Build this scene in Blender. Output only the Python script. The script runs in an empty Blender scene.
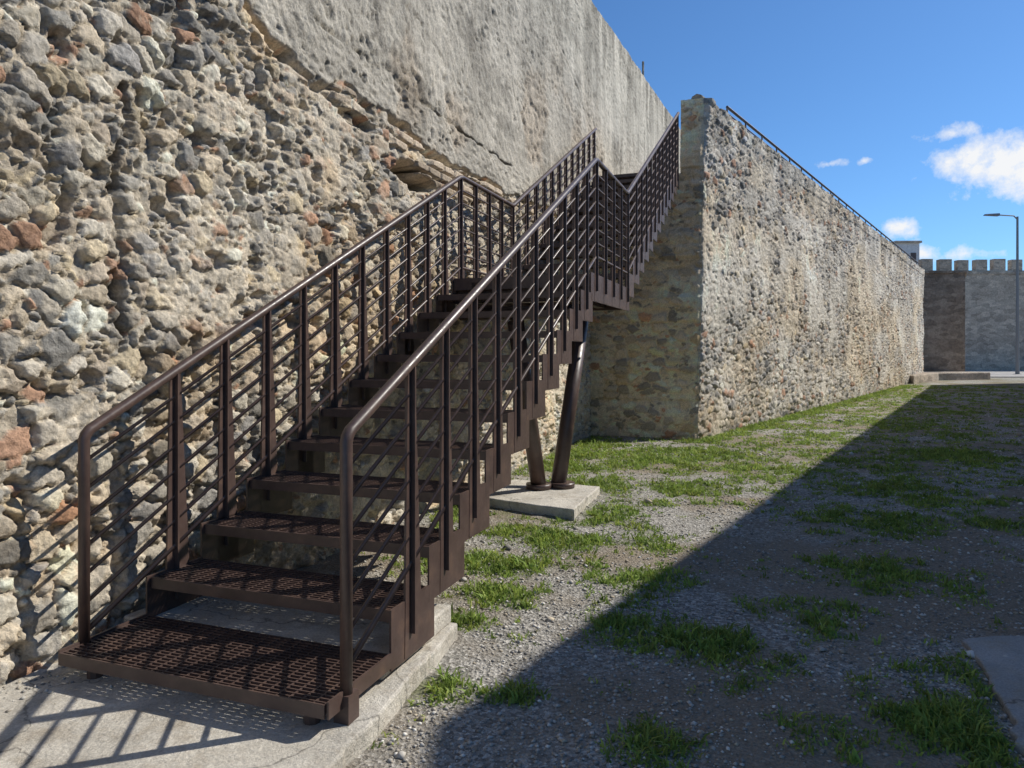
import bpy, math, random
import numpy as np
from mathutils import Vector
random.seed(7); rng=np.random.default_rng(7)
sc=bpy.context.scene
# ---------------------------------------------------------------- frames
P0=np.array([-0.69,2.96]); U=np.array([0.341,0.940]); U/=np.linalg.norm(U); V=np.array([-U[1],U[0]])
def L(s,v,z): return (P0[0]+U[0]*s+V[0]*v, P0[1]+U[1]*s+V[1]*v, z)
# ---------------------------------------------------------------- noise
def hsh(xi,yi,seed):
    xi=(xi.astype(np.int64)&0xffffffff).astype(np.uint64); yi=(yi.astype(np.int64)&0xffffffff).astype(np.uint64)
    M=np.uint64(0xffffffff)
    h=(xi*np.uint64(374761393)+yi*np.uint64(668265263)+np.uint64(seed*144269504+1013))&M
    h=((h^(h>>np.uint64(13)))*np.uint64(1274126177))&M
    h=((h^(h>>np.uint64(15)))*np.uint64(2246822519))&M
    h=h^(h>>np.uint64(16))
    return (h&M).astype(np.float64)/4294967295.0
def vnoise(x,y,seed=0):
    xi=np.floor(x); yi=np.floor(y); fx=x-xi; fy=y-yi
    fx=fx*fx*(3-2*fx); fy=fy*fy*(3-2*fy)
    a=hsh(xi,yi,seed);b=hsh(xi+1,yi,seed);c=hsh(xi,yi+1,seed);d=hsh(xi+1,yi+1,seed)
    return (a*(1-fx)+b*fx)*(1-fy)+(c*(1-fx)+d*fx)*fy
def fbm(x,y,oct=4,seed=0,g=0.5):
    r=0;a=1;t=0
    for i in range(oct):
        r=r+a*vnoise(x*2**i+i*17.3,y*2**i+i*9.1,seed+i);t+=a;a*=g
    return r/t
def worley(x,y,seed,jit=0.9):
    xi=np.floor(x);yi=np.floor(y)
    f1=np.full(x.shape,9.0);f2=np.full(x.shape,9.0);ix=np.zeros(x.shape);iy=np.zeros(x.shape)
    for dx in(-1,0,1):
        for dy in(-1,0,1):
            cx=xi+dx;cy=yi+dy
            px=cx+.5+jit*(hsh(cx,cy,seed)-.5);py=cy+.5+jit*(hsh(cx,cy,seed+1)-.5)
            d=np.hypot(x-px,y-py)
            m=d<f1
            f2=np.where(m,f1,np.minimum(f2,d)); f1=np.where(m,d,f1)
            ix=np.where(m,cx,ix);iy=np.where(m,cy,iy)
    return f1,f2,ix,iy
def sm(x,a,b):
    t=np.clip((x-a)/(b-a),0,1);return t*t*(3-2*t)
PAL=np.array([[.43,.405,.365],[.29,.28,.26],[.50,.435,.345],[.54,.465,.34],[.38,.36,.33],[.46,.43,.38],[.64,.60,.52],[.44,.28,.20],[.23,.225,.215],[.57,.53,.45],[.49,.45,.39],[.44,.38,.31],[.35,.34,.33],[.60,.56,.49]])
NP_=len(PAL)-.001
def rubble(a,b,size,seed,pbig=.5,psm=.72,mortar=(.46,.41,.34),asp=(1.25,.85),kb=.24,ks=.13):
    wa=a+size*.5*(fbm(a/size*.9,b/size*.9,3,seed+50)-.5)+size*.24*(fbm(a/size*4,b/size*4,2,seed+52)-.5)
    wb=b+size*.5*(fbm(a/size*.9+40,b/size*.9,3,seed+60)-.5)+size*.24*(fbm(a/size*4+9,b/size*4,2,seed+62)-.5)
    f1,f2,ix,iy=worley(wa/(size*asp[0]),wb/(size*asp[1]),seed)
    e=f2-f1; pres=hsh(ix,iy,seed+2)<pbig
    r2=hsh(ix,iy,seed+3); r3=hsh(ix,iy,seed+4)
    mb=sm(e,.07,.17)*pres
    hb=(sm(e,.05,.28)*.55+np.clip(1-f1*f1*1.6,0,1)*.45)*(.35+.85*r2)
    g1,g2,jx,jy=worley(wa/(size*.42*asp[0])+7,wb/(size*.42*asp[1])+3,seed+10)
    q=g2-g1; p2=hsh(jx,jy,seed+12)<psm
    ms=sm(q,.08,.24)*p2*(1-mb)
    s2=hsh(jx,jy,seed+13);s3=hsh(jx,jy,seed+14)
    hs=(sm(q,.05,.4)*.55+np.clip(1-g1*g1*1.8,0,1)*.45)*(.3+.9*s2)
    gap=np.exp(-((e-.06)/.05)**2)*pres*size*.06
    H=mb*hb*size*kb+ms*hs*size*ks-gap
    C=np.ones(a.shape+(3,))*np.array(mortar)
    C*= (.8+.4*fbm(a*9,b*9,3,seed+70))[...,None]
    cb=PAL[(r3*NP_).astype(int)]*(.72+.56*hsh(ix,iy,seed+5))[...,None]
    cs=PAL[(s3*NP_).astype(int)]*(.72+.56*hsh(jx,jy,seed+15))[...,None]
    C=C*(1-ms[...,None])+cs*ms[...,None]
    C=C*(1-mb[...,None])+cb*mb[...,None]
    return H,C
# ---------------------------------------------------------------- mesh helpers
def link(o): sc.collection.objects.link(o); return o
def grid_obj(name,P,C,mat,flip=False,smooth=True):
    n,m=P.shape[:2]
    me=bpy.data.meshes.new(name)
    me.vertices.add(n*m); me.vertices.foreach_set('co',P.reshape(-1).astype(np.float32))
    idx=np.arange(n*m).reshape(n,m)
    q=np.stack([idx[:-1,:-1],idx[1:,:-1],idx[1:,1:],idx[:-1,1:]],-1).reshape(-1,4)
    if flip:q=q[:,::-1]
    nf=len(q)
    me.loops.add(nf*4); me.loops.foreach_set('vertex_index',q.reshape(-1).astype(np.int32))
    me.polygons.add(nf); me.polygons.foreach_set('loop_start',(np.arange(nf)*4).astype(np.int32))
    me.polygons.foreach_set('loop_total',np.full(nf,4,dtype=np.int32))
    me.polygons.foreach_set('use_smooth',np.full(nf,smooth))
    me.update(calc_edges=True)
    if C is not None:
        at=me.color_attributes.new('Col','FLOAT_COLOR','POINT')
        cc=np.ones((n*m,4),dtype=np.float32);cc[:,:3]=C.reshape(-1,3)
        at.data.foreach_set('color',cc.reshape(-1))
    me.materials.append(mat)
    return link(bpy.data.objects.new(name,me))
class MB:
    def __init__(s): s.v=[];s.f=[]
    def hexa(s,p):
        b=len(s.v); s.v+=[tuple(q) for q in p]
        s.f+=[(b,b+3,b+2,b+1),(b+4,b+5,b+6,b+7),(b,b+1,b+5,b+4),(b+1,b+2,b+6,b+5),(b+2,b+3,b+7,b+6),(b+3,b,b+4,b+7)]
    def lbox(s,s0,s1,v0,v1,z0,z1):
        c=[(s0,v0),(s0,v1),(s1,v1),(s1,v0)][::-1]
        s.hexa([L(a,b,z0) for a,b in c]+[L(a,b,z1) for a,b in c])
    def box(s,x0,x1,y0,y1,z0,z1):
        c=[(x0,y0),(x1,y0),(x1,y1),(x0,y1)]
        s.hexa([(a,b,z0) for a,b in c]+[(a,b,z1) for a,b in c])
    def prism(s,poly,z0,z1):
        b=len(s.v);n=len(poly)
        s.v+=[(p[0],p[1],z0) for p in poly]+[(p[0],p[1],z1) for p in poly]
        s.f.append(tuple(range(b+n-1,b-1,-1)));s.f.append(tuple(range(b+n,b+2*n)))
        for i in range(n):
            j=(i+1)%n; s.f.append((b+i,b+j,b+n+j,b+n+i))
    def tube(s,pts,r,n=10,cap=True):
        pts=[Vector(p) for p in pts]; rings=[]
        rr=r if isinstance(r,(list,tuple)) else [r]*len(pts)
        for i,p in enumerate(pts):
            if i==0:d=pts[1]-p
            elif i==len(pts)-1:d=p-pts[i-1]
            else:d=(p-pts[i-1]).normalized()+(pts[i+1]-p).normalized()
            d.normalize()
            k=1.0
            if 0<i<len(pts)-1: k=1/max(.5,d.dot((p-pts[i-1]).normalized()))
            side=Vector((V[0],V[1],0))
            if abs(d.dot(side))>.9: side=Vector((U[0],U[1],0))
            b=d.cross(side).normalized(); a=b.cross(d).normalized()
            base=len(s.v)
            for j in range(n):
                t=2*math.pi*j/n
                s.v.append(tuple(p+a*math.cos(t)*rr[i]+b*math.sin(t)*rr[i]*k))
            rings.append(base)
        for A,B in zip(rings,rings[1:]):
            for j in range(n):
                k2=(j+1)%n; s.f.append((A+j,A+k2,B+k2,B+j))
        if cap:
            s.f.append(tuple(rings[0]+j for j in range(n))[::-1]); s.f.append(tuple(rings[-1]+j for j in range(n)))
    def obj(s,name,mat,parent=None,smooth=False,bevel=0):
        me=bpy.data.meshes.new(name);me.from_pydata(s.v,[],s.f);me.update()
        if smooth:
            me.polygons.foreach_set('use_smooth',[len(p.vertices)==4 for p in me.polygons])
        me.materials.append(mat)
        o=link(bpy.data.objects.new(name,me))
        if bevel:
            m=o.modifiers.new('b','BEVEL');m.width=bevel;m.segments=2;m.limit_method='ANGLE'
        if parent:o.parent=parent
        return o
def empty(name):
    o=bpy.data.objects.new(name,None);return link(o)
# ---------------------------------------------------------------- materials
def newmat(name,rough=.9,spec=.2):
    m=bpy.data.materials.new(name);m.use_nodes=True;nt=m.node_tree
    b=nt.nodes['Principled BSDF'];b.inputs['Roughness'].default_value=rough
    b.inputs['Specular IOR Level'].default_value=spec
    return m,nt,b
def noise(nt,co,scale,detail=4,rough=.5):
    n=nt.nodes.new('ShaderNodeTexNoise');n.inputs['Scale'].default_value=scale;n.inputs['Detail'].default_value=detail;n.inputs['Roughness'].default_value=rough
    nt.links.new(co,n.inputs['Vector']);return n.outputs['Fac']
def ramp(nt,fac,stops):
    r=nt.nodes.new('ShaderNodeValToRGB');e=r.color_ramp.elements
    while len(e)<len(stops):e.new(.5)
    for i,(p,c) in enumerate(stops):
        e[i].position=p;e[i].color=(c if len(c)==4 else (*c,1)) if isinstance(c,(tuple,list)) else (c,c,c,1)
    nt.links.new(fac,r.inputs['Fac']);return r.outputs['Color']
def mix(nt,f,a,b,mode='MIX'):
    m=nt.nodes.new('ShaderNodeMix');m.data_type='RGBA';m.blend_type=mode
    for s,i in((f,0),(a,6),(b,7)):
        if isinstance(s,(int,float)): m.inputs[i].default_value=s
        elif isinstance(s,tuple): m.inputs[i].default_value=(*s,1) if len(s)==3 else s
        else: nt.links.new(s,m.inputs[i])
    return m.outputs[2]
def bump(nt,b,h,dist,strength=1.0):
    n=nt.nodes.new('ShaderNodeBump');n.inputs['Distance'].default_value=dist;n.inputs['Strength'].default_value=strength
    nt.links.new(h,n.inputs['Height']);nt.links.new(n.outputs['Normal'],b.inputs['Normal'])
def coords(nt): return nt.nodes.new('ShaderNodeTexCoord').outputs['Object']
def wall_mat(name,bd=.012,lo=.62,hi=1.34):
    m,nt,b=newmat(name,.95,.1);co=coords(nt)
    a=nt.nodes.new('ShaderNodeVertexColor');a.layer_name='Col'
    n1=noise(nt,co,50,5,.72)
    c=mix(nt,1.0,a.outputs['Color'],ramp(nt,n1,[(.3,lo),(.7,hi)]),'MULTIPLY')
    nt.links.new(c,b.inputs['Base Color'])
    bump(nt,b,n1,bd)
    return m
M_rub=wall_mat('rubble_stone',.014)
M_long=wall_mat('long_wall_stone',.022)
def stone_far(name,c0,c1,scale=2.2):
    m,nt,b=newmat(name,.95,.1);co=coords(nt)
    v=nt.nodes.new('ShaderNodeTexVoronoi');v.inputs['Scale'].default_value=scale
    mp=nt.nodes.new('ShaderNodeMapping');mp.inputs['Scale'].default_value=(1,1,2.2);nt.links.new(co,mp.inputs['Vector']);nt.links.new(mp.outputs[0],v.inputs['Vector'])
    n1=noise(nt,co,.6,6,.65)
    c=mix(nt,ramp(nt,n1,[(.35,0.0),(.65,1.0)]),c0,c1)
    s=nt.nodes.new('ShaderNodeSeparateColor');nt.links.new(v.outputs['Color'],s.inputs[0])
    c=mix(nt,1.0,c,ramp(nt,s.outputs[0],[(0,.72),(1,1.22)]),'MULTIPLY')
    c=mix(nt,1.0,c,ramp(nt,noise(nt,co,8,5,.7),[(.3,.7),(.7,1.25)]),'MULTIPLY')
    nt.links.new(c,b.inputs['Base Color']);bump(nt,b,noise(nt,co,6,6,.75),.2)
    return m
M_far=stone_far('fortress_stone',(.48,.40,.32),(.66,.57,.46),2.0)
M_but=stone_far('buttress_stone',(.32,.25,.19),(.46,.38,.30),2.4)
M_core=stone_far('masonry_core',(.42,.38,.31),(.48,.44,.37),4)
def metal():
    m,nt,b=newmat('brown_painted_steel',.36,.5);co=coords(nt)
    n=noise(nt,co,7,5,.65)
    c=ramp(nt,n,[(.3,(.060,.038,.032)),(.55,(.088,.057,.048)),(.75,(.14,.086,.062))])
    nt.links.new(c,b.inputs['Base Color'])
    r=ramp(nt,noise(nt,co,30,3,.6),[(.3,.30),(.7,.5)]);nt.links.new(r,b.inputs['Roughness'])
    return m
M_met=metal()
def concrete(name,c0,c1,bd=.006,dust=(.44,.38,.30)):
    m,nt,b=newmat(name,.9,.15);co=coords(nt)
    c=ramp(nt,noise(nt,co,2.6,8,.68),[(.32,c0),(.62,c1)])
    c=mix(nt,ramp(nt,noise(nt,co,5,6,.75),[(.5,0.0),(.68,.8)]),c,dust)
    c=mix(nt,1.0,c,ramp(nt,noise(nt,co,90,4,.7),[(.3,.75),(.7,1.2)]),'MULTIPLY')
    v=nt.nodes.new('ShaderNodeTexVoronoi');v.feature='DISTANCE_TO_EDGE';v.inputs['Scale'].default_value=.9
    wv=nt.nodes.new('ShaderNodeTexNoise');wv.inputs['Scale'].default_value=3;wv.inputs['Detail'].default_value=6;nt.links.new(co,wv.inputs['Vector'])
    ml=nt.nodes.new('ShaderNodeVectorMath');ml.operation='MULTIPLY_ADD';nt.links.new(wv.outputs['Color'],ml.inputs[0]);ml.inputs[1].default_value=(.5,.5,.5);nt.links.new(co,ml.inputs[2])
    nt.links.new(ml.outputs[0],v.inputs['Vector'])
    c=mix(nt,1.0,c,ramp(nt,v.outputs['Distance'],[(0,.45),(.008,1.0)]),'MULTIPLY')
    nt.links.new(c,b.inputs['Base Color']);bump(nt,b,noise(nt,co,25,8,.75),bd)
    return m
M_con=concrete('concrete',(.46,.425,.365),(.74,.69,.60),.022)
M_con2=concrete('old_paving_concrete',(.32,.31,.29),(.50,.48,.45),.02)
M_white=concrete('white_render',(.6,.6,.6),(.72,.72,.71),dust=(.5,.5,.5))
# ---------------------------------------------------------------- LEFT WALL
def spacing(a,b,f):
    out=[a]
    while out[-1]<b: out.append(out[-1]+f(out[-1]))
    return np.array(out)
VW=1.66
ss=spacing(-3.5,28,lambda s: .05 if s<-.6 else .0095+max(0,s)*.0027)
zz=np.concatenate([np.arange(-.1,4.1,.0105),spacing(4.1,8.0,lambda z:.026)[:-1]])
T=np.linspace(0,1,60)
S,Z0=np.meshgrid(ss,np.concatenate([zz,8.0+T[1:]*1.0]),indexing='ij')
topz=8.35+.116*(S-10.9)+.05*(fbm(S*2,S*0,4,17)-.5)
Z=np.where(Z0>5,5+(Z0-5)*(np.maximum(topz,6.9)-5)/4.0,Z0)
H1,C1=rubble(S,Z,.135,3,.72,.85,(.46,.41,.34),(1.15,.9),.34,.22)
H2,C2=rubble(S,Z,.095,403,.42,.62,(.58,.52,.43),(1.25,.85),.34,.20)
zone=sm(fbm(S*.9,Z*.9,4,95)+.08*(S-2.2)+.04*(Z-2),.40,.60)
zone=zone*(1-.85*sm(S,1.4,.5))
H=H1*(1-zone)+H2*zone; C=C1*(1-zone[...,None])+C2*zone[...,None]
und=(fbm(S*1.1,Z*1.1,4,91)-.5)
smear=sm(fbm(S*2.6,Z*2.6,6,96,.65)-.05*sm(S,1.5,.2),.55,.64)*.65
sc_=np.array([.60,.54,.45])*(.72+.56*fbm(S*11,Z*11,4,97))[...,None]
H=H*(1-smear)+.022*smear; C=C*(1-smear[...,None])+sc_*smear[...,None]
tone=.78+.48*fbm(S*.8,Z*.8,5,98); C=C*tone[...,None]*np.array([1.12,1.09,1.03])
warm=sm(fbm(S*1.3,Z*1.3,4,99),.54,.68)[...,None]; C=C*(1-warm)+C*np.array([1.06,.97,.86])*warm
bound=3.72+.22*(fbm(S*1.1,S*0+3,4,21)-.5)*2+.12*(fbm(S*7,Z*5,4,22)-.5)
bound=bound+np.where(S<1.6,(1.6-S)*.9,0)*1.0+ .5*sm(S,.9,.3)
pl=sm(Z-bound,0,.035)
H=H+und*.12
H+=.012*(fbm(S*30,Z*30,4,33)-.5)*2+.022*(fbm(S*10,Z*10,3,34)-.5)
pit=sm(fbm(S*5.5,Z*5.5,4,36),.60,.70)
H-=.05*pit
worn=sm(fbm(S*.8,Z*.8,5,41),.48,.60)*sm(Z,7.5,4.2)
Hp=.035+.014*(fbm(S*3,Z*3,4,42)-.5)*2+.020*(fbm(S*22,Z*22,4,43)-.5)*2 - worn*.03*sm(fbm(S*12,Z*12,3,44),.4,.65)
Hp+=und*.06
streak=fbm(S*5,Z*.35,5,45)
Cp=np.ones(S.shape+(3,))*np.array([.55,.505,.425])
Cp*=(.62+.62*streak)[...,None]
Cp*=(.68+.64*fbm(S*2.3,Z*2.3,6,46,.65))[...,None]
Cp=Cp*(1-.65*worn[...,None])+.65*worn[...,None]*np.array([.50,.41,.31])*(.6+.8*fbm(S*14,Z*14,4,47))[...,None]
dk=sm(fbm(S*1.6,Z*2.4,6,51,.68),.56,.66)[...,None]; Cp*=(1-.30*dk)
pit2=sm(fbm(S*16,Z*16,3,49),.66,.75)*sm(fbm(S*1.2,Z*1.2,3,50),.4,.6)
Hp-=.02*pit2; Cp*=(1-.35*pit2)[...,None]
topst=sm(Z,topz-2.5,topz)*sm(fbm(S*4,Z*.4,4,48),.40,.62)
Cp*=(1-.35*topst)[...,None]
H=H*(1-pl)+Hp*pl; C=C*(1-pl[...,None])+Cp*pl[...,None]
lip=np.exp(-((Z-bound+.03)/.03)**2)*sm(S,.6,1.3)*sm(fbm(S*2.2,S*0,3,77),.35,.5)
H-=.08*lip
for (a0,b0,a1,b1,w,d,sd) in [(.38,1.6,.36,3.05,.022,.085,5),(2.0,4.15,6.5,4.05,.010,.05,6),(3.3,5.0,6.2,4.2,.006,.03,8),(9,6.6,13.5,4.9,.01,.04,9)]:
    t=np.clip(((S-a0)*(a1-a0)+(Z-b0)*(b1-b0))/((a1-a0)**2+(b1-b0)**2),0,1)
    wx=.06*(fbm(S*3.1,Z*3.1,4,60+sd)-.5)*2+.06*(fbm(S*16,Z*16,3,61+sd)-.5)
    d0=np.hypot(S-(a0+t*(a1-a0)),Z-(b0+t*(b1-b0)))
    nx=abs(d0*np.sign((S-a0)*(b1-b0)-(Z-b0)*(a1-a0))+wx)
    ins=(t>0)&(t<1)
    br=.35+.65*sm(fbm(Z*5,S*5,3,66+sd),.35,.55)
    H-=d*np.exp(-(nx/w)**2)*ins*br
    C*=(1-.55*np.exp(-(nx/(w*2.4))**2)*ins*br)[...,None]
for (a,b,ra,rb,d) in [(3.75,3.32,.42,.15,.34),(5.2,3.42,.35,.10,.18),(2.75,3.55,.3,.07,.12)]:
    q=((S-a)/ra)**2+((Z-b)/rb)**2+ .9*(fbm(S*6,Z*6,3,71)-.5)
    H-=d*sm(q,1.1,.5)
    C*=(1-.35*sm(q,1.1,.5))[...,None]
bw=S+.03*(fbm(S*4,Z*4,3,85)-.5); bzz=Z+.05*(fbm(S*3,Z*3,3,86)-.5)
row=np.floor(bzz/.10)
bx=np.floor(bw/.27+.5*(row%2)+.3*hsh(row,row,84)); bz=row
fb=bw/.27+.5*(row%2)+.3*hsh(row,row,84)-bx; fz=bzz/.10-bz
bm=sm(np.minimum(np.minimum(fb,1-fb)*2.7,np.minimum(fz,1-fz)),.06,.2)*(hsh(bx,bz,88)<.7)
band=sm(bound-Z,.0,.04)*sm(bound-Z,.42,.28)*sm(S,1.0,1.6)*sm(fbm(S*1.3,Z*1.3,3,89),.40,.52)
k=(bm*band)
H=H*(1-k)+(.02+.025*hsh(bx,bz,90)+.008*fbm(S*30,Z*30,2,83))*k
bc=np.array([.54,.44,.33])*(.75+.5*hsh(bx,bz,87))[...,None]
C=C*(1-k[...,None])+bc*k[...,None]
C=np.clip(C,0.02,.75)
vv=VW-H
P=np.stack([P0[0]+U[0]*S+V[0]*vv,P0[1]+U[1]*S+V[1]*vv,Z],-1)
lw=empty('rubble_fortress_wall')
o=grid_obj('wall_face',P,C,M_rub,flip=True);o.parent=lw
mb=MB()
for i in range(12):
    s0=-3.5+i*31.5/12;s1=s0+31.5/12
    mb.hexa([L(s0,VW+.42,-.1),L(s1,VW+.42,-.1),L(s1,VW+1.6,-.1),L(s0,VW+1.6,-.1)]+[L(s,w,max(8.35+.116*(s-10.9),6.9)-.05) for s,w in((s0,VW+.42),(s1,VW+.42),(s1,VW+1.6),(s0,VW+1.6))])
mb.obj('wall_core',M_core,lw)
mb=MB()
for i in range(12):
    s0=-3.5+i*31.5/12;s1=s0+31.5/12
    f=lambda s:max(8.35+.116*(s-10.9),6.9)-.02
    mb.hexa([L(s0,VW+.02,f(s0)-.03),L(s1,VW+.02,f(s1)-.03),L(s1,VW+.42,f(s1)-.03),L(s0,VW+.42,f(s0)-.03)]+[L(s0,VW+.02,f(s0)-.005),L(s1,VW+.02,f(s1)-.005),L(s1,VW+.42,f(s1)-.005),L(s0,VW+.42,f(s0)-.005)])
mb.tube([L(18.2,VW+.2,9.0),L(18.2,VW+.2,9.95)],.03,6)
mb.obj('wall_coping',M_core,lw)
# ---------------------------------------------------------------- LONG WALL + SPUR
SC=10.95; VC=-.36
C0=np.array(L(SC,VC,0)[:2]); DL=np.array([.582,.813]);DL/=np.linalg.norm(DL);NL=np.array([DL[1],-DL[0]])
ZT=6.35; lean=.06
spur=empty('stone_rampart_wall')
def rampcol(A,Z,seed,H,C,plast):
    pm=sm(fbm(A*1.1,Z*1.1,6,seed+1,.7)+plast,.46,.56)
    Cp=np.ones(A.shape+(3,))*np.array([.66,.615,.53])*(.58+.78*fbm(A*1.7,Z*1.7,6,seed+2,.68))[...,None]
    Cp*=(.72+.56*fbm(A*4,Z*.5,4,seed+3))[...,None]
    pm2=(pm*.82)
    Hn=H*(1-pm2*.7)+.022*pm
    C=C*(1-pm2[...,None])+Cp*pm2[...,None]
    C=C*(.78+.52*fbm(A*.5,Z*.8,5,seed+5))[...,None]
    w=sm(fbm(A*.35,Z*.7,4,seed+6),.45,.65)[...,None]
    C=C*(1-w)+C*np.array([1.03,.96,.86])*w
    return Hn,np.clip(C,.02,.78)
tt=spacing(0,34.6,lambda t:.018+t*.0035)
zz2=np.linspace(-.1,ZT,340)
Tt,Zz=np.meshgrid(tt,zz2,indexing='ij')
H,C=rubble(Tt,Zz,.19,103,.58,.65,(.56,.515,.44),(1.35,.75),.22,.14)
gray=sm(Zz+.8*(fbm(Tt*.6,Zz*.6,3,120)-.5),.9,2.4)
H,C=rampcol(Tt,Zz,130,H,C,-.11+.11*gray)
C*=1.06
H+=.018*(fbm(Tt*18,Zz*18,4,133)-.5)*2+.12*(fbm(Tt*.7,Zz*.7,3,134)-.5)
H+=.02*sm(Zz,ZT-.35,ZT-.3)
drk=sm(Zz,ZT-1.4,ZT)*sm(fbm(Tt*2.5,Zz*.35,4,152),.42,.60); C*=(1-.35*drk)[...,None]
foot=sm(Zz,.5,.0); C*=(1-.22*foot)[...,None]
for (a,b,r,rz) in [(9.6,2.3,.10,.16),(19.5,.7,.25,.5),(2.0,4.6,.06,.06),(13.6,4.3,.1,.12)]:
    q=((Tt-a)/r)**2+((Zz-b)/rz)**2
    H-=.25*sm(q,1.2,.6);C*=(1-.4*sm(q,1.2,.6))[...,None]
def cwf(z): return .07*(fbm(z*2.5,z*0,4,140)-.5)*2+.05*(hsh(np.floor(z/.24),np.floor(z/.24)*0,141)-.5)
cw=cwf(Zz)
fade=sm(Tt,0,.07)
H=H*fade-.03*(1-fade)*1.0
ztop=Zz+ sm(Zz,5.9,ZT)*( .08*(fbm(Tt*1.5,Tt*0,5,150,.65)-.5)*2)
Te=Tt+lean*Zz+cw*np.exp(-Tt*3)
P=np.stack([C0[0]+DL[0]*Te+NL[0]*H,C0[1]+DL[1]*Te+NL[1]*H,ztop],-1)
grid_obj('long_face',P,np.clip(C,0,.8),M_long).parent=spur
def front(name,v0f,v1,zt,nv,nz):
    a=np.linspace(0,1,nv);z=np.linspace(-.1,zt,nz)
    A,Zf=np.meshgrid(a,z,indexing='ij')
    Lz=lean*Zf+ cwf(Zf)
    vc=VC+Lz*(V@DL); sc2=SC+Lz*(U@DL)
    if v0f is None: v0=vc
    else: v0=v0f+0*Zf
    Vv=v0+(v1-v0)*A
    H,C=rubble(Vv+30,Zf,.17,203,.6,.55,(.58,.52,.43),(1.4,.8),.22,.13)
    H,C=rampcol(Vv+30,Zf,230,H,C,-.07)
    C=np.clip(C*np.array([1.30,1.19,1.03]),0,.78)
    H+=.014*(fbm(Vv*18,Zf*18,4,233)-.5)*2
    if v0f is None:
        fd=sm(Vv-vc,0,.07); H=H*fd-.025*(1-fd)
    Sf=sc2-H
    P=np.stack([P0[0]+U[0]*Sf+V[0]*Vv,P0[1]+U[1]*Sf+V[1]*Vv,Zf],-1)
    grid_obj(name,P,C,M_long,flip=True).parent=spur
front('pillar_face',None,-.02,ZT,24,330)
front('spur_face',-.02,VW+.05,4.95,110,290)
mb=MB()
def LW(t,d): return (C0[0]+DL[0]*t-NL[0]*d, C0[1]+DL[1]*t-NL[1]*d)
mb.prism([LW(.55,.10),LW(35.0,.10),LW(35.0,.45),LW(.45,.45)],-.1,ZT-.02)
mb.prism([L(SC+.42,VC+.10,0)[:2],L(SC+.85,VC+.05,0)[:2],L(SC+.85,-.03,0)[:2],L(SC+.42,-.03,0)[:2]],0,ZT-.01)
mb.prism([L(SC+.34,-.02,0)[:2],LW(.9,.47),LW(20,.47),L(27,VW+.3,0)[:2],L(SC+.34,VW+.3,0)[:2]],-.1,4.97)
mb.obj('walkway_core',M_core,spur)
mb=MB()
ts=np.linspace(.40,34.9,140)
mb.tube([(*LW(t,.17),ZT-.03+.03*math.sin(t*3.1)+.03*math.sin(t*7.7)+.02*math.sin(t*13.1)) for t in ts],.13,8)
mb.obj('parapet_cap',M_core,spur,smooth=True)
wr=empty('walkway_railing')
mb=MB()
mb.tube([(*LW(t,.14),ZT+.30) for t in (2.0,34.2)],.030,6);mb.tube([(*LW(t,.14),ZT+.17) for t in (2.0,34.2)],.014,6)
for t in np.arange(2.0,34.2,1.2): mb.tube([(*LW(t,.14),ZT-.05),(*LW(t,.14),ZT+.30)],.018,6)
mb.obj('rails',M_met,wr)
# ---------------------------------------------------------------- STAIRCASE
st=empty('metal_staircase')
G=.385;R=.195;W=1.44;Z1=.21;SL=R/G
def deck_parts(mb,s0,s1,z,nose=.055):
    mb.lbox(s0,s0+.008,.0,W,z-nose,z+.002)
    mb.lbox(s1-.008,s1,.0,W,z-.04,z)
    mb.lbox(s0+.008,s1-.008,.0,.008,z-.04,z);mb.lbox(s0+.008,s1-.008,W-.008,W,z-.04,z)
    n=int(round((s1-s0)/.027))
    for i in range(1,n):
        a=s0+(s1-s0)*i/n; mb.lbox(a-.0035,a+.0035,.009,W-.009,z-.027,z-.001)
    m=int(W/.06)
    for i in range(1,m):
        b=W*i/m; mb.lbox(s0+.009,s1-.009,b-.004,b+.004,z-.022,z-.003)
tr=MB();sg=MB()
for i in range(0,11):
    s0=G*i-(.14 if i==0 else .0); s1=G*(i+1)-(.01); z=Z1+R*i
    deck_parts(tr,s0,s1,z)
LZ=Z1+R*11
deck_parts(tr,G*11,6.04,LZ,.12)
S2=6.05
for i in range(0,13):
    s0=S2+G*i;z=LZ+R*(i+1)
    deck_parts(tr,s0,s0+G-.01,z)
for a,side in ((-.014,0),(W+.004,1)):
    for i in range(0,12):
        z=Z1+R*i; lo=z-.27 if i>0 else z-.06
        if i==11: continue
        s0=G*i-(.13 if i==0 else .02)
        sg.lbox(s0,G*(i+1)+(.04 if i else 0),a+.0006*(i%2),a+.010+.0006*(i%2),max(lo,.10),z+.01)
    sg.lbox(G*11-.02,S2+.05,a,a+.010,LZ-.26,LZ+.015)
    for i in range(0,13):
        z=LZ+R*(i+1)
        sg.lbox(S2+G*i-.02,S2+G*(i+1)+.04,a+.0006*((i+1)%2),a+.010+.0006*((i+1)%2),z-.27,z+.01)
for b in (.25,W-.25):
    sg.lbox(G*11,S2,b-.05,b+.05,LZ-.24,LZ-.045)
sg.lbox(G*11+.1,G*11+.2,0,W,LZ-.25,LZ-.05); sg.lbox(S2-.25,S2-.15,0.02,W-.02,LZ-.262,LZ-.05)
tr.obj('grating_treads',M_met,st)
sg.obj('stepped_stringers',M_met,st)
def hz(s):
    if s<=4.43: return 1.26+SL*s
    if s<=S2: return 1.26+SL*4.43
    return 1.26+SL*4.43+SL*(s-S2)
rails=MB();posts=MB()
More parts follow.
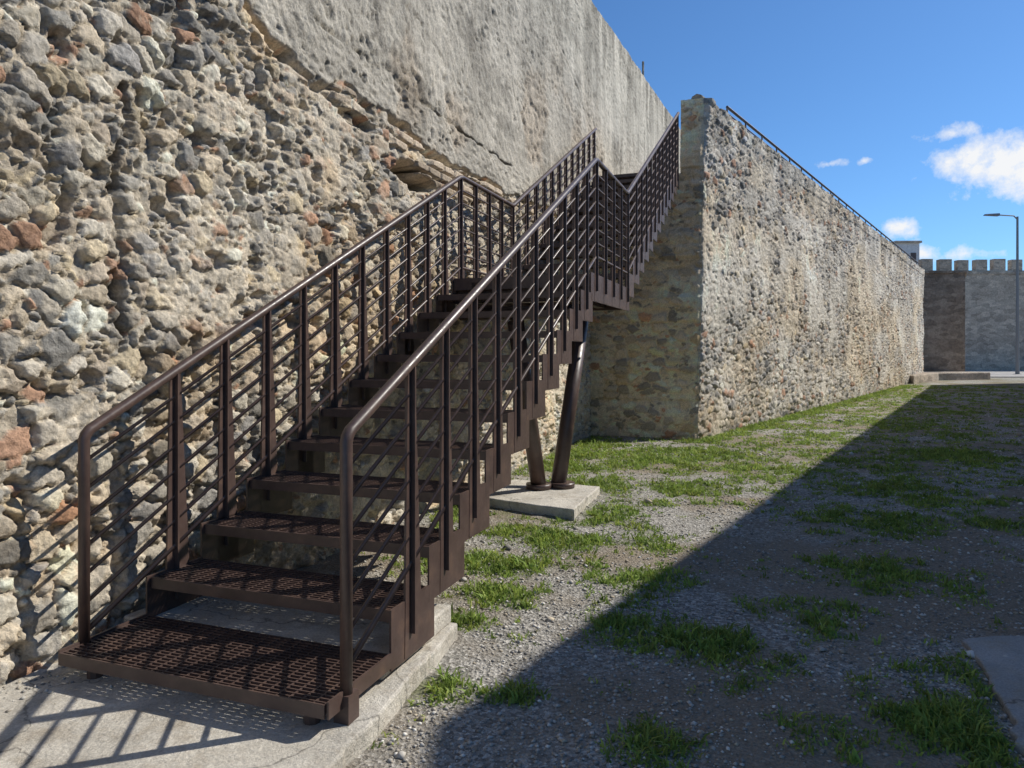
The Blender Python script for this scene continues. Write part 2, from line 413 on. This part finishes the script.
for v,dz,end in ((-.01,0,11.0),(W+.01,-.05,10.6)):
    c=.03
    pts=[L(0,v,.20),L(0,v,hz(0)+dz-c),L(.008,v,hz(0)+dz-c*.3),L(c,v,hz(c)+dz),L(4.43-.04,v,hz(4.39)+dz),L(4.47,v,hz(4.45)+dz),L(S2-.03,v,hz(S2)+dz),L(S2+.03,v,hz(S2+.03)+dz),L(end,v,hz(end)+dz)]
    rails.tube(pts,.026,12)
    for k in range(1,8):
        o=dz-.137*k
        rr=.0095 if k<7 else .014
        rails.tube([L(0,v,hz(0)+o),L(4.43,v,hz(4.43)+o),L(S2,v,hz(S2)+o),L(end,v,hz(end)+o)],rr,8)
    def blade(s,zb):
        zt=hz(s)+dz-.012; b0=v-.006;b1=v+.006
        wt=.036;wb=.066
        posts.hexa([L(s-wb,b0,zb),L(s+wb+.05,b0,zb),L(s+wb+.05,b1,zb),L(s-wb,b1,zb),L(s-wt,b0,zt),L(s+wt,b0,zt),L(s+wt,b1,zt),L(s-wt,b1,zt)])
        for q0,q1 in ((v-.028,v-.006),(v+.006,v+.028)):
            posts.hexa([L(s-.006,q0,zb+.1),L(s+.006,q0,zb+.1),L(s+.006,q1,zb+.1),L(s-.006,q1,zb+.1),L(s-.006,q0,zt),L(s+.006,q0,zt),L(s+.006,q1,zt),L(s-.006,q1,zt)])
    for i in range(1,11): blade(.172+G*i, Z1+R*i-.262)
    for s in (4.42,4.83,5.23,5.64,6.04): blade(s,LZ-.255)
    for i in range(1,13): 
        if S2+G*i+.17<end: blade(S2+G*i+.17,LZ+R*(i+1)-.262)
rails.obj('handrails_and_bars',M_met,st,smooth=True)
posts.obj('blade_posts',M_met,st)
mb=MB()
vb=.66
mb.tube([L(4.98,vb+.1,.13),L(4.28,vb+.12,LZ-.45)],.085,16)
mb.tube([L(5.12,vb-.08,.13),L(6.12,vb-.12,LZ-.20)],.085,16)
mb.tube([L(4.98,vb+.1,.105),L(4.98,vb+.1,.16)],.14,16);mb.tube([L(5.14,vb-.12,.105),L(5.14,vb-.12,.16)],.14,16)
mb.tube([L(4.3,0.05,LZ-.36),L(4.3,W-.05,LZ-.36)],.07,12)
mb.obj('support_struts',M_met,st,smooth=True)
mb=MB()
for s,v in ((-.05,.12),(-.05,W-.12),(.3,.7)): mb.tube([L(s,v,.07),L(s,v,.155)],.035,10)
mb.lbox(-.03,.05,-.04,.03,.085,.2)
mb.obj('platform_feet',M_met,st)
# ---------------------------------------------------------------- concrete bases
def rough_slab(name,poly,z0,z1,mat,parent,amp=.02,step=.05):
    pts=[]
    n=len(poly)
    for i in range(n):
        a=np.array(poly[i]);b=np.array(poly[(i+1)%n]);d=np.linalg.norm(b-a);m=max(1,int(d/step))
        nr=np.array([(b-a)[1],-(b-a)[0]])/max(d,1e-6)
        for j in range(m):
            p=a+(b-a)*j/m
            k=(fbm(np.array([p[0]*5.]),np.array([p[1]*5.]),3,555)[0]-.5)*2*amp + (fbm(np.array([p[0]*1.4]),np.array([p[1]*1.4]),2,556)[0]-.5)*amp*2+(fbm(np.array([p[0]*17.]),np.array([p[1]*17.]),2,557)[0]-.5)*amp
            pts.append(tuple(p+nr*k*(j>0)))
    mb=MB();mb.prism(pts,z0,z1);return mb.obj(name,mat,parent,False,.012)
cs=empty('concrete_stair_base')
rough_slab('slab',[L(-2.6,-.28,0)[:2],L(-.16,-.11,0)[:2],L(1.14,.0,0)[:2],L(1.14,VW-.03,0)[:2],L(-2.6,VW-.03,0)[:2]][::-1],-.1,.085,M_con,cs,.018)
rough_slab('raised_block',[L(.36,.03,0)[:2],L(1.12,.03,0)[:2],L(1.12,VW-.05,0)[:2],L(.36,VW-.05,0)[:2]][::-1],.087,.19,M_con,cs,.01)
rough_slab('concrete_footing',[L(4.1,.12,0)[:2],L(5.35,.16,0)[:2],L(5.45,1.22,0)[:2],L(4.35,1.2,0)[:2]][::-1],-.05,.10,M_con,None,.02)
rough_slab('concrete_paving',[(1.98,2.0),(4.0,2.0),(3.4,4.05),(2.50,3.95),(2.02,2.9)],-.05,.035,M_con2,None,.05)
# ---------------------------------------------------------------- ground
patches=[(-.02,5.41,.45,1),(-.08,4.75,.3,.95),(-.28,4.3,.18,1),(-.37,3.46,.15,.85),(-.02,3.38,.12,.85),(.84,6.86,.55,.85),(1.9,10.7,1.0,.9),(1.2,11.4,1.0,.95),
(3.0,11.3,.9,1),(.41,6.13,.45,.9),(.9,5.05,.45,.85),(2.06,8.35,.7,.8),(6.65,11.2,1.0,.95),(.74,4.14,.48,.85),(1.04,3.95,.45,.7),(1.72,4.3,.45,.6),(1.86,3.13,.33,1),(.56,2.93,.2,.75),
(3.32,6.86,.7,.7),(2.6,5.2,.6,.6),(4.6,8.4,1.0,.6),(1.0,8.6,.8,.8),(-.02,6.4,.4,.85),(4.9,16.5,1.4,.8),(8.5,16,2.0,.55),(1.45,2.9,.3,.5),(2.3,3.6,.4,.5),(5.2,6.2,1.2,.5),(1.3,12.6,1.2,.9),(-.45,5.6,.35,1),(3.4,9.6,1.2,.6),(5.8,13.5,1.4,.7),(1.2,7.4,.6,.7),(-.5,7,.7,.7),(.5,10,.8,.85),(9,22,3,.6),(12,26,3,.6),(7,19,2,.6),(1.3,6.0,.4,.6)]
wb0=np.array(LW(0,0))
def gmask(x,y):
    m=np.zeros_like(x)
    for a,b,r,w in patches: m=np.maximum(m,w*np.exp(-(((x-a)**2+(y-b)**2)/(r*r))*1.1))
    rx=x-wb0[0];ry=y-wb0[1];t=rx*DL[0]+ry*DL[1];d=rx*NL[0]+ry*NL[1]
    m=np.maximum(m,1.0*np.exp(-((d-.15)/.45)**2)*((t>-.5)&(t<34)))
    m=np.maximum(m,.38*sm(y,4,12)*sm(d,9,1.5)*(y<60))
    n=fbm(x*3.3,y*3.3,5,301,.7); n2=fbm(x*.6,y*.6,3,305)
    return np.clip(m*1.12+ (n-.5)*1.9+(n2-.5)*.4-.11,0,1)*np.clip(m*4+.3,0,1)
k=1.5;Tm=math.asinh(450/k);t=np.linspace(-Tm,Tm,560)
gx=1.0+k*np.sinh(t);gy=5.0+k*np.sinh(t)
X,Y=np.meshgrid(gx,gy,indexing='ij')
def gz(x,y):
    near=np.exp(-((x-1)**2+(y-6)**2)/900)
    return .04*(fbm(x*1.1,y*1.1,4,311)-.5)*near+.024*(fbm(x*7,y*7,3,312)-.5)*near
Zg=gz(X,Y)
sl_in=((X-P0[0])*U[0]+(Y-P0[1])*U[1]<1.0)&((X-P0[0])*V[0]+(Y-P0[1])*V[1]>0.05)
Zg=np.where(sl_in,-.05,Zg)
gm=gmask(X,Y)
GC=np.stack([gm,fbm(X*.9,Y*.9,5,320,.62),fbm(X*3,Y*3,4,330)],-1)
m,nt,b=newmat('gravel_ground',.95,.1);co=coords(nt)
a=nt.nodes.new('ShaderNodeVertexColor');a.layer_name='Col'
sp=nt.nodes.new('ShaderNodeSeparateColor');nt.links.new(a.outputs['Color'],sp.inputs[0])
v=nt.nodes.new('ShaderNodeTexVoronoi');v.inputs['Scale'].default_value=55;nt.links.new(co,v.inputs['Vector'])
sv=nt.nodes.new('ShaderNodeSeparateColor');nt.links.new(v.outputs['Color'],sv.inputs[0])
c=ramp(nt,sv.outputs[0],[(0,(.21,.195,.17)),(.45,(.36,.34,.30)),(.8,(.48,.45,.40)),(1,(.66,.63,.57))])
c=mix(nt,1.0,c,ramp(nt,noise(nt,co,140,3,.7),[(.3,.65),(.7,1.25)]),'MULTIPLY')
dirt=ramp(nt,noise(nt,co,60,4,.7),[(.3,(.19,.15,.105)),(.7,(.40,.335,.25))])
c=mix(nt,ramp(nt,sp.outputs[1],[(.42,0.0),(.58,.85)]),c,dirt)
gr=ramp(nt,noise(nt,co,70,4,.75),[(.3,(.08,.095,.035)),(.7,(.22,.24,.10))])
c=mix(nt,ramp(nt,sp.outputs[0],[(.12,0.0),(.8,.7)]),c,gr)
nt.links.new(c,b.inputs['Base Color'])
bump(nt,b,mix(nt,.5,v.outputs['Distance'],noise(nt,co,110,4,.7)),.025)
grid_obj('ground',np.stack([X,Y,Zg],-1),GC,m)
n=50000
yy=2.3+ (rng.random(n)**1.7)*16; xx=-1.2+rng.random(n)*(yy*.75+1.6)
keep=(fbm(xx*1.7,yy*1.7,4,401)+.25*rng.random(n)>.48)
sl=(xx-P0[0])*V[0]+(yy-P0[1])*V[1]; su=(xx-P0[0])*U[0]+(yy-P0[1])*U[1]
keep&=~((su<1.2)&(sl>-.13+su*.02-.12*(su<0)))
keep&=sl<1.5
xx,yy=xx[keep],yy[keep];n0=len(xx)
n1=260; cs_=-1.2+rng.random(n1)*2.0; cv=VW-.05-np.abs(rng.normal(0,.14,n1))
okc=(cv>0)&(cs_<.3)
cs_,cv=cs_[okc],cv[okc]
xx=np.concatenate([xx,P0[0]+U[0]*cs_+V[0]*cv]);yy=np.concatenate([yy,P0[1]+U[1]*cs_+V[1]*cv]);n=len(xx)
r=.0045+.012*rng.random(n)**3; r*=(.8+.06*yy); rb=rng.random(n0)<.008; r[:n0][rb]*=2.0+2.5*rng.random(rb.sum())**3
zb=gz(xx,yy);zb[n0:]=.085
base=np.array([[1,0,0],[0,1,0],[-1,0,0],[0,-1,0],[0,0,1],[0,0,-1]],float)
vv=base[None]*(1+.5*(rng.random((n,6,1))-.5))+.35*(rng.random((n,6,3))-.5)
vv[...,2]*=.55
vv=vv*r[:,None,None]
ang=rng.random(n)*6.28;ca,sa=np.cos(ang)[:,None],np.sin(ang)[:,None]
vx=vv[...,0]*ca-vv[...,1]*sa;vy=vv[...,0]*sa+vv[...,1]*ca
vv=np.stack([vx+xx[:,None],vy+yy[:,None],vv[...,2]+(zb+r*.2)[:,None]],-1)
tri=np.array([[0,1,4],[1,2,4],[2,3,4],[3,0,4],[1,0,5],[2,1,5],[3,2,5],[0,3,5]])
F=(tri[None]+(np.arange(n)*6)[:,None,None]).reshape(-1,3)
def tri_obj(name,Vv,F,col,mat):
    me=bpy.data.meshes.new(name);me.vertices.add(len(Vv));me.vertices.foreach_set('co',Vv.reshape(-1).astype(np.float32))
    me.loops.add(len(F)*3);me.loops.foreach_set('vertex_index',F.reshape(-1).astype(np.int32))
    me.polygons.add(len(F));me.polygons.foreach_set('loop_start',(np.arange(len(F))*3).astype(np.int32));me.polygons.foreach_set('loop_total',np.full(len(F),3,dtype=np.int32))
    me.update(calc_edges=True)
    at=me.color_attributes.new('Col','FLOAT_COLOR','POINT');cc=np.ones((len(Vv),4),dtype=np.float32);cc[:,:3]=col;at.data.foreach_set('color',cc.reshape(-1))
    me.materials.append(mat);return link(bpy.data.objects.new(name,me))
M_gr,nt,b=newmat('gravel_stone',.9,.15)
a=nt.nodes.new('ShaderNodeVertexColor');a.layer_name='Col';nt.links.new(a.outputs['Color'],b.inputs['Base Color'])
gp=np.array([[.42,.395,.35],[.30,.28,.25],[.52,.485,.43],[.44,.375,.28],[.66,.63,.57],[.36,.32,.265]])
col=gp[rng.integers(0,6,n)]*(.7+.5*rng.random((n,1)))
tri_obj('gravel',vv.reshape(-1,3),F,np.repeat(col,6,0),M_gr)
n=150000
yy=2.3+(rng.random(n)**1.5)*32; xx=-1.3+rng.random(n)*(yy*.78+1.8)
pm=gmask(xx,yy); keep=rng.random(n)<(pm**1.25)*1.0
sl=(xx-P0[0])*V[0]+(yy-P0[1])*V[1]; su=(xx-P0[0])*U[0]+(yy-P0[1])*U[1]
keep&=~((su<1.2)&(sl>-.13+su*.02-.12*(su<0)));keep&=~((su>4.05)&(su<5.5)&(sl>.05)&(sl<1.28));keep&=sl<1.55
rx=xx-wb0[0];ry=yy-wb0[1];tt_=rx*DL[0]+ry*DL[1];d=rx*NL[0]+ry*NL[1]
keep&=~((d<.02)&(tt_>-1.5)&(su>10.8));keep&=~((xx>1.95)&(yy<4.1)&(xx>2+(yy-2.9)*.45))
xx,yy,pm=xx[keep],yy[keep],pm[keep];nt_=len(xx);nb=8
print('tufts',nt_)
tx=np.repeat(xx,nb)+rng.normal(0,.016,nt_*nb)*(1+.05*np.repeat(yy,nb));ty=np.repeat(yy,nb)+rng.normal(0,.016,nt_*nb)*(1+.05*np.repeat(yy,nb))
tv=np.repeat(.5+1.1*rng.random(nt_)**2,nb)
hh=(.012+.038*rng.random(nt_*nb)**1.5)*(.6+.7*np.repeat(pm,nb))*tv;wd=.0025+.003*rng.random(nt_*nb);wd*=(1+.10*ty)
an=rng.random(nt_*nb)*6.28;bn=rng.random(nt_*nb)*6.28;ln=rng.random(nt_*nb)*1.3*hh
z0=gz(tx,ty)-.003
A=np.stack([tx-np.cos(an)*wd,ty-np.sin(an)*wd,z0],-1);B=np.stack([tx+np.cos(an)*wd,ty+np.sin(an)*wd,z0],-1)
mx=tx+np.cos(bn)*ln*.4;my=ty+np.sin(bn)*ln*.4
Cc=np.stack([mx+np.cos(an)*wd*.8,my+np.sin(an)*wd*.8,z0+hh*.65],-1);Dd=np.stack([mx-np.cos(an)*wd*.8,my-np.sin(an)*wd*.8,z0+hh*.65],-1)
Ee=np.stack([tx+np.cos(bn)*ln*1.3,ty+np.sin(bn)*ln*1.3,z0+hh],-1)
VV=np.stack([A,B,Cc,Dd,Ee],1).reshape(-1,3)
tri=np.array([[0,1,2],[0,2,3],[3,2,4]]);F=(tri[None]+(np.arange(nt_*nb)*5)[:,None,None]).reshape(-1,3)
tc=np.array([.24,.34,.075])*(.6+.8*rng.random((nt_,1)))*(np.array([1,1,1])+.5*np.array([1.0,.35,.3])*(rng.random((nt_,1))**3))
col=np.repeat(np.repeat(tc,nb,0),5,0)
M_g,nt,b=newmat('grass_blade',.6,.3)
a=nt.nodes.new('ShaderNodeVertexColor');a.layer_name='Col';nt.links.new(a.outputs['Color'],b.inputs['Base Color'])
tl=nt.nodes.new('ShaderNodeBsdfTranslucent');nt.links.new(a.outputs['Color'],tl.inputs['Color'])
ms=nt.nodes.new('ShaderNodeMixShader');ms.inputs[0].default_value=.4
nt.links.new(b.outputs[0],ms.inputs[1]);nt.links.new(tl.outputs[0],ms.inputs[2]);nt.links.new(ms.outputs[0],nt.nodes['Material Output'].inputs[0])
tri_obj('grass',VV,F,col,M_g)
# ---------------------------------------------------------------- far structures
fw=empty('crenellated_fortress_wall')
mb=MB()
mb.box(22,75,60,62,-.2,8.4)
mb.box(22,75,59.93,59.998,8.1,8.3)
x=22.2;i=0
while x<74:
    wdt=.92+.06*math.sin(i*2.3); mb.box(x,x+wdt,60.03,60.6,8.402,9.32+.05*math.sin(i*1.7)); x+=1.5;i+=1
mb.obj('curtain_and_merlons',M_far,fw)
pf=empty('stone_buttress')
mb=MB();mb.prism([(25.1,44.0),(27.5,43.7),(29.2,46.5),(25.6,47.2)],-.1,6.4)
mb.prism([(25.0,43.9),(27.55,43.6),(29.3,46.55),(25.5,47.3)],6.402,6.55)
mb.obj('masonry',M_but,pf)
mb=MB();mb.prism([(20.2,36.2),(24.0,40.5),(27.8,41.8),(27.6,43.4),(24.8,43.5),(20.0,38)],-.1,.42);mb.obj('stone_ledge',M_far,None,bevel=.05)
mb=MB();mb.prism([(29,45),(80,47),(80,59.9),(29,59.9)],-.05,.06);mb.obj('pavement',M_con2,None)
hb=empty('white_house')
mb=MB();mb.box(43.8,46.4,82,90,0,14.0);mb.box(44.5,45.0,81.9,81.99,11.8,12.9);mb.obj('walls',M_white,hb)
mb=MB();mb.prism([(43.6,81.8),(46.6,81.8),(46.6,90.2),(43.6,90.2)],14.01,14.25);mb.obj('roof',M_far,hb)
mb=MB();mb.box(44.6,44.65,81.85,81.89,11.85,12.85);mb.box(45.4,46.0,81.94,81.99,11.8,12.9);mb.obj('windows',M_met,hb)
M_lamp,nt,b=newmat('galvanised_steel',.5,.4);b.inputs['Base Color'].default_value=(.22,.22,.22,1);b.inputs['Metallic'].default_value=.3
sl_=empty('street_lamp')
mb=MB();lx,ly=35.1,50
mb.tube([(lx,ly,0),(lx,ly,1.2),(lx,ly,11.0)],[.14,.11,.07],10);mb.tube([(lx,ly,0.0),(lx,ly,.08)],.25,10)
mb.tube([(lx,ly,10.8),(lx-.25,ly,11.05),(lx-1.4,ly,11.12)],.045,8)
mb.hexa([(lx-2.3,ly-.14,11.08),(lx-1.3,ly-.17,11.04),(lx-1.3,ly+.17,11.04),(lx-2.3,ly+.14,11.08),(lx-2.25,ly-.1,11.17),(lx-1.3,ly-.12,11.22),(lx-1.3,ly+.12,11.22),(lx-2.25,ly+.1,11.17)])
mb.obj('pole_arm_head',M_lamp,sl_)
fb=empty('fortress_building')
K=np.array([6.99,5.62]);D1=np.array([.545,.838]);E=K+38*D1
mb=MB();mb.prism([tuple(K),(K[0],-12),(22,-12),(E[0]+10,E[1]-8),tuple(E)],-.1,7.0)
mb.obj('walls',M_far,fb)
# ---------------------------------------------------------------- light
EL=math.radians(42);az=math.atan2(.944,.33)
Sd=Vector((math.sin(az)*math.cos(EL),math.cos(az)*math.cos(EL),math.sin(EL)))
sun=bpy.data.lights.new('sun','SUN');sun.energy=5.0;sun.angle=math.radians(.5);sun.color=(1,.95,.86)
so=link(bpy.data.objects.new('sun',sun));so.rotation_euler=Sd.to_track_quat('Z','Y').to_euler()
w=bpy.data.worlds.new('World');sc.world=w;w.use_nodes=True;nt=w.node_tree
bg=nt.nodes['Background'];bg.inputs['Strength'].default_value=.125
sky=nt.nodes.new('ShaderNodeTexSky');sky.sky_type='NISHITA';sky.sun_disc=False;sky.sun_elevation=EL;sky.sun_rotation=az;sky.altitude=100;sky.air_density=.9;sky.dust_density=.3;sky.ozone_density=3
gc=nt.nodes.new('ShaderNodeTexCoord').outputs['Generated']
skc=mix(nt,1.0,sky.outputs[0],(.56,.85,1.10),'MULTIPLY')
nz=nt.nodes.new('ShaderNodeTexNoise');nz.inputs['Scale'].default_value=30;nz.inputs['Detail'].default_value=9;nz.inputs['Roughness'].default_value=.62;nt.links.new(gc,nz.inputs['Vector'])
cur=None
for (c,rx,rz,wt) in [((.548,.81,.213),.050,.027,1.45),((.575,.793,.205),.040,.026,1.4),((.530,.82,.207),.026,.015,1.15),((.507,.824,.251),.040,.012,.85),((.395,.889,.233),.024,.007,.68),((.466,.872,.150),.024,.012,1.0),((.490,.862,.118),.028,.013,1.05),((.43,.876,.232),.016,.006,.5),((.53,.84,.115),.04,.010,.9)]:
    s=nt.nodes.new('ShaderNodeVectorMath');s.operation='SUBTRACT';nt.links.new(gc,s.inputs[0]);s.inputs[1].default_value=c
    q=nt.nodes.new('ShaderNodeVectorMath');q.operation='MULTIPLY';nt.links.new(s.outputs[0],q.inputs[0]);q.inputs[1].default_value=(1/rx,1/rx,1/rz)
    l=nt.nodes.new('ShaderNodeVectorMath');l.operation='LENGTH';nt.links.new(q.outputs[0],l.inputs[0])
    a=nt.nodes.new('ShaderNodeMath');a.operation='SUBTRACT';a.inputs[0].default_value=wt;nt.links.new(l.outputs['Value'],a.inputs[1])
    if cur is None:cur=a.outputs[0]
    else:
        x_=nt.nodes.new('ShaderNodeMath');x_.operation='MAXIMUM';nt.links.new(cur,x_.inputs[0]);nt.links.new(a.outputs[0],x_.inputs[1]);cur=x_.outputs[0]
ad=nt.nodes.new('ShaderNodeMath');ad.operation='MULTIPLY_ADD';nt.links.new(nz.outputs['Fac'],ad.inputs[0]);ad.inputs[1].default_value=3.6;nt.links.new(cur,ad.inputs[2])
mr=nt.nodes.new('ShaderNodeMapRange');nt.links.new(ad.outputs[0],mr.inputs['Value']);mr.inputs['From Min'].default_value=1.75;mr.inputs['From Max'].default_value=2.8
mx_=mix(nt,mr.outputs[0],skc,(7.3,7.4,7.6))
nt.links.new(mx_,bg.inputs['Color'])
# ---------------------------------------------------------------- camera
cam=bpy.data.cameras.new('camera');cam.sensor_width=36;cam.lens=36*720/1024;cam.shift_y=-32/1024;cam.clip_end=2000
cob=link(bpy.data.objects.new('camera',cam));cob.location=(0,0,1.6);cob.rotation_euler=(math.radians(90),0,0);sc.camera=cob
sc.view_settings.view_transform='Standard';sc.view_settings.look='None';sc.view_settings.exposure=0
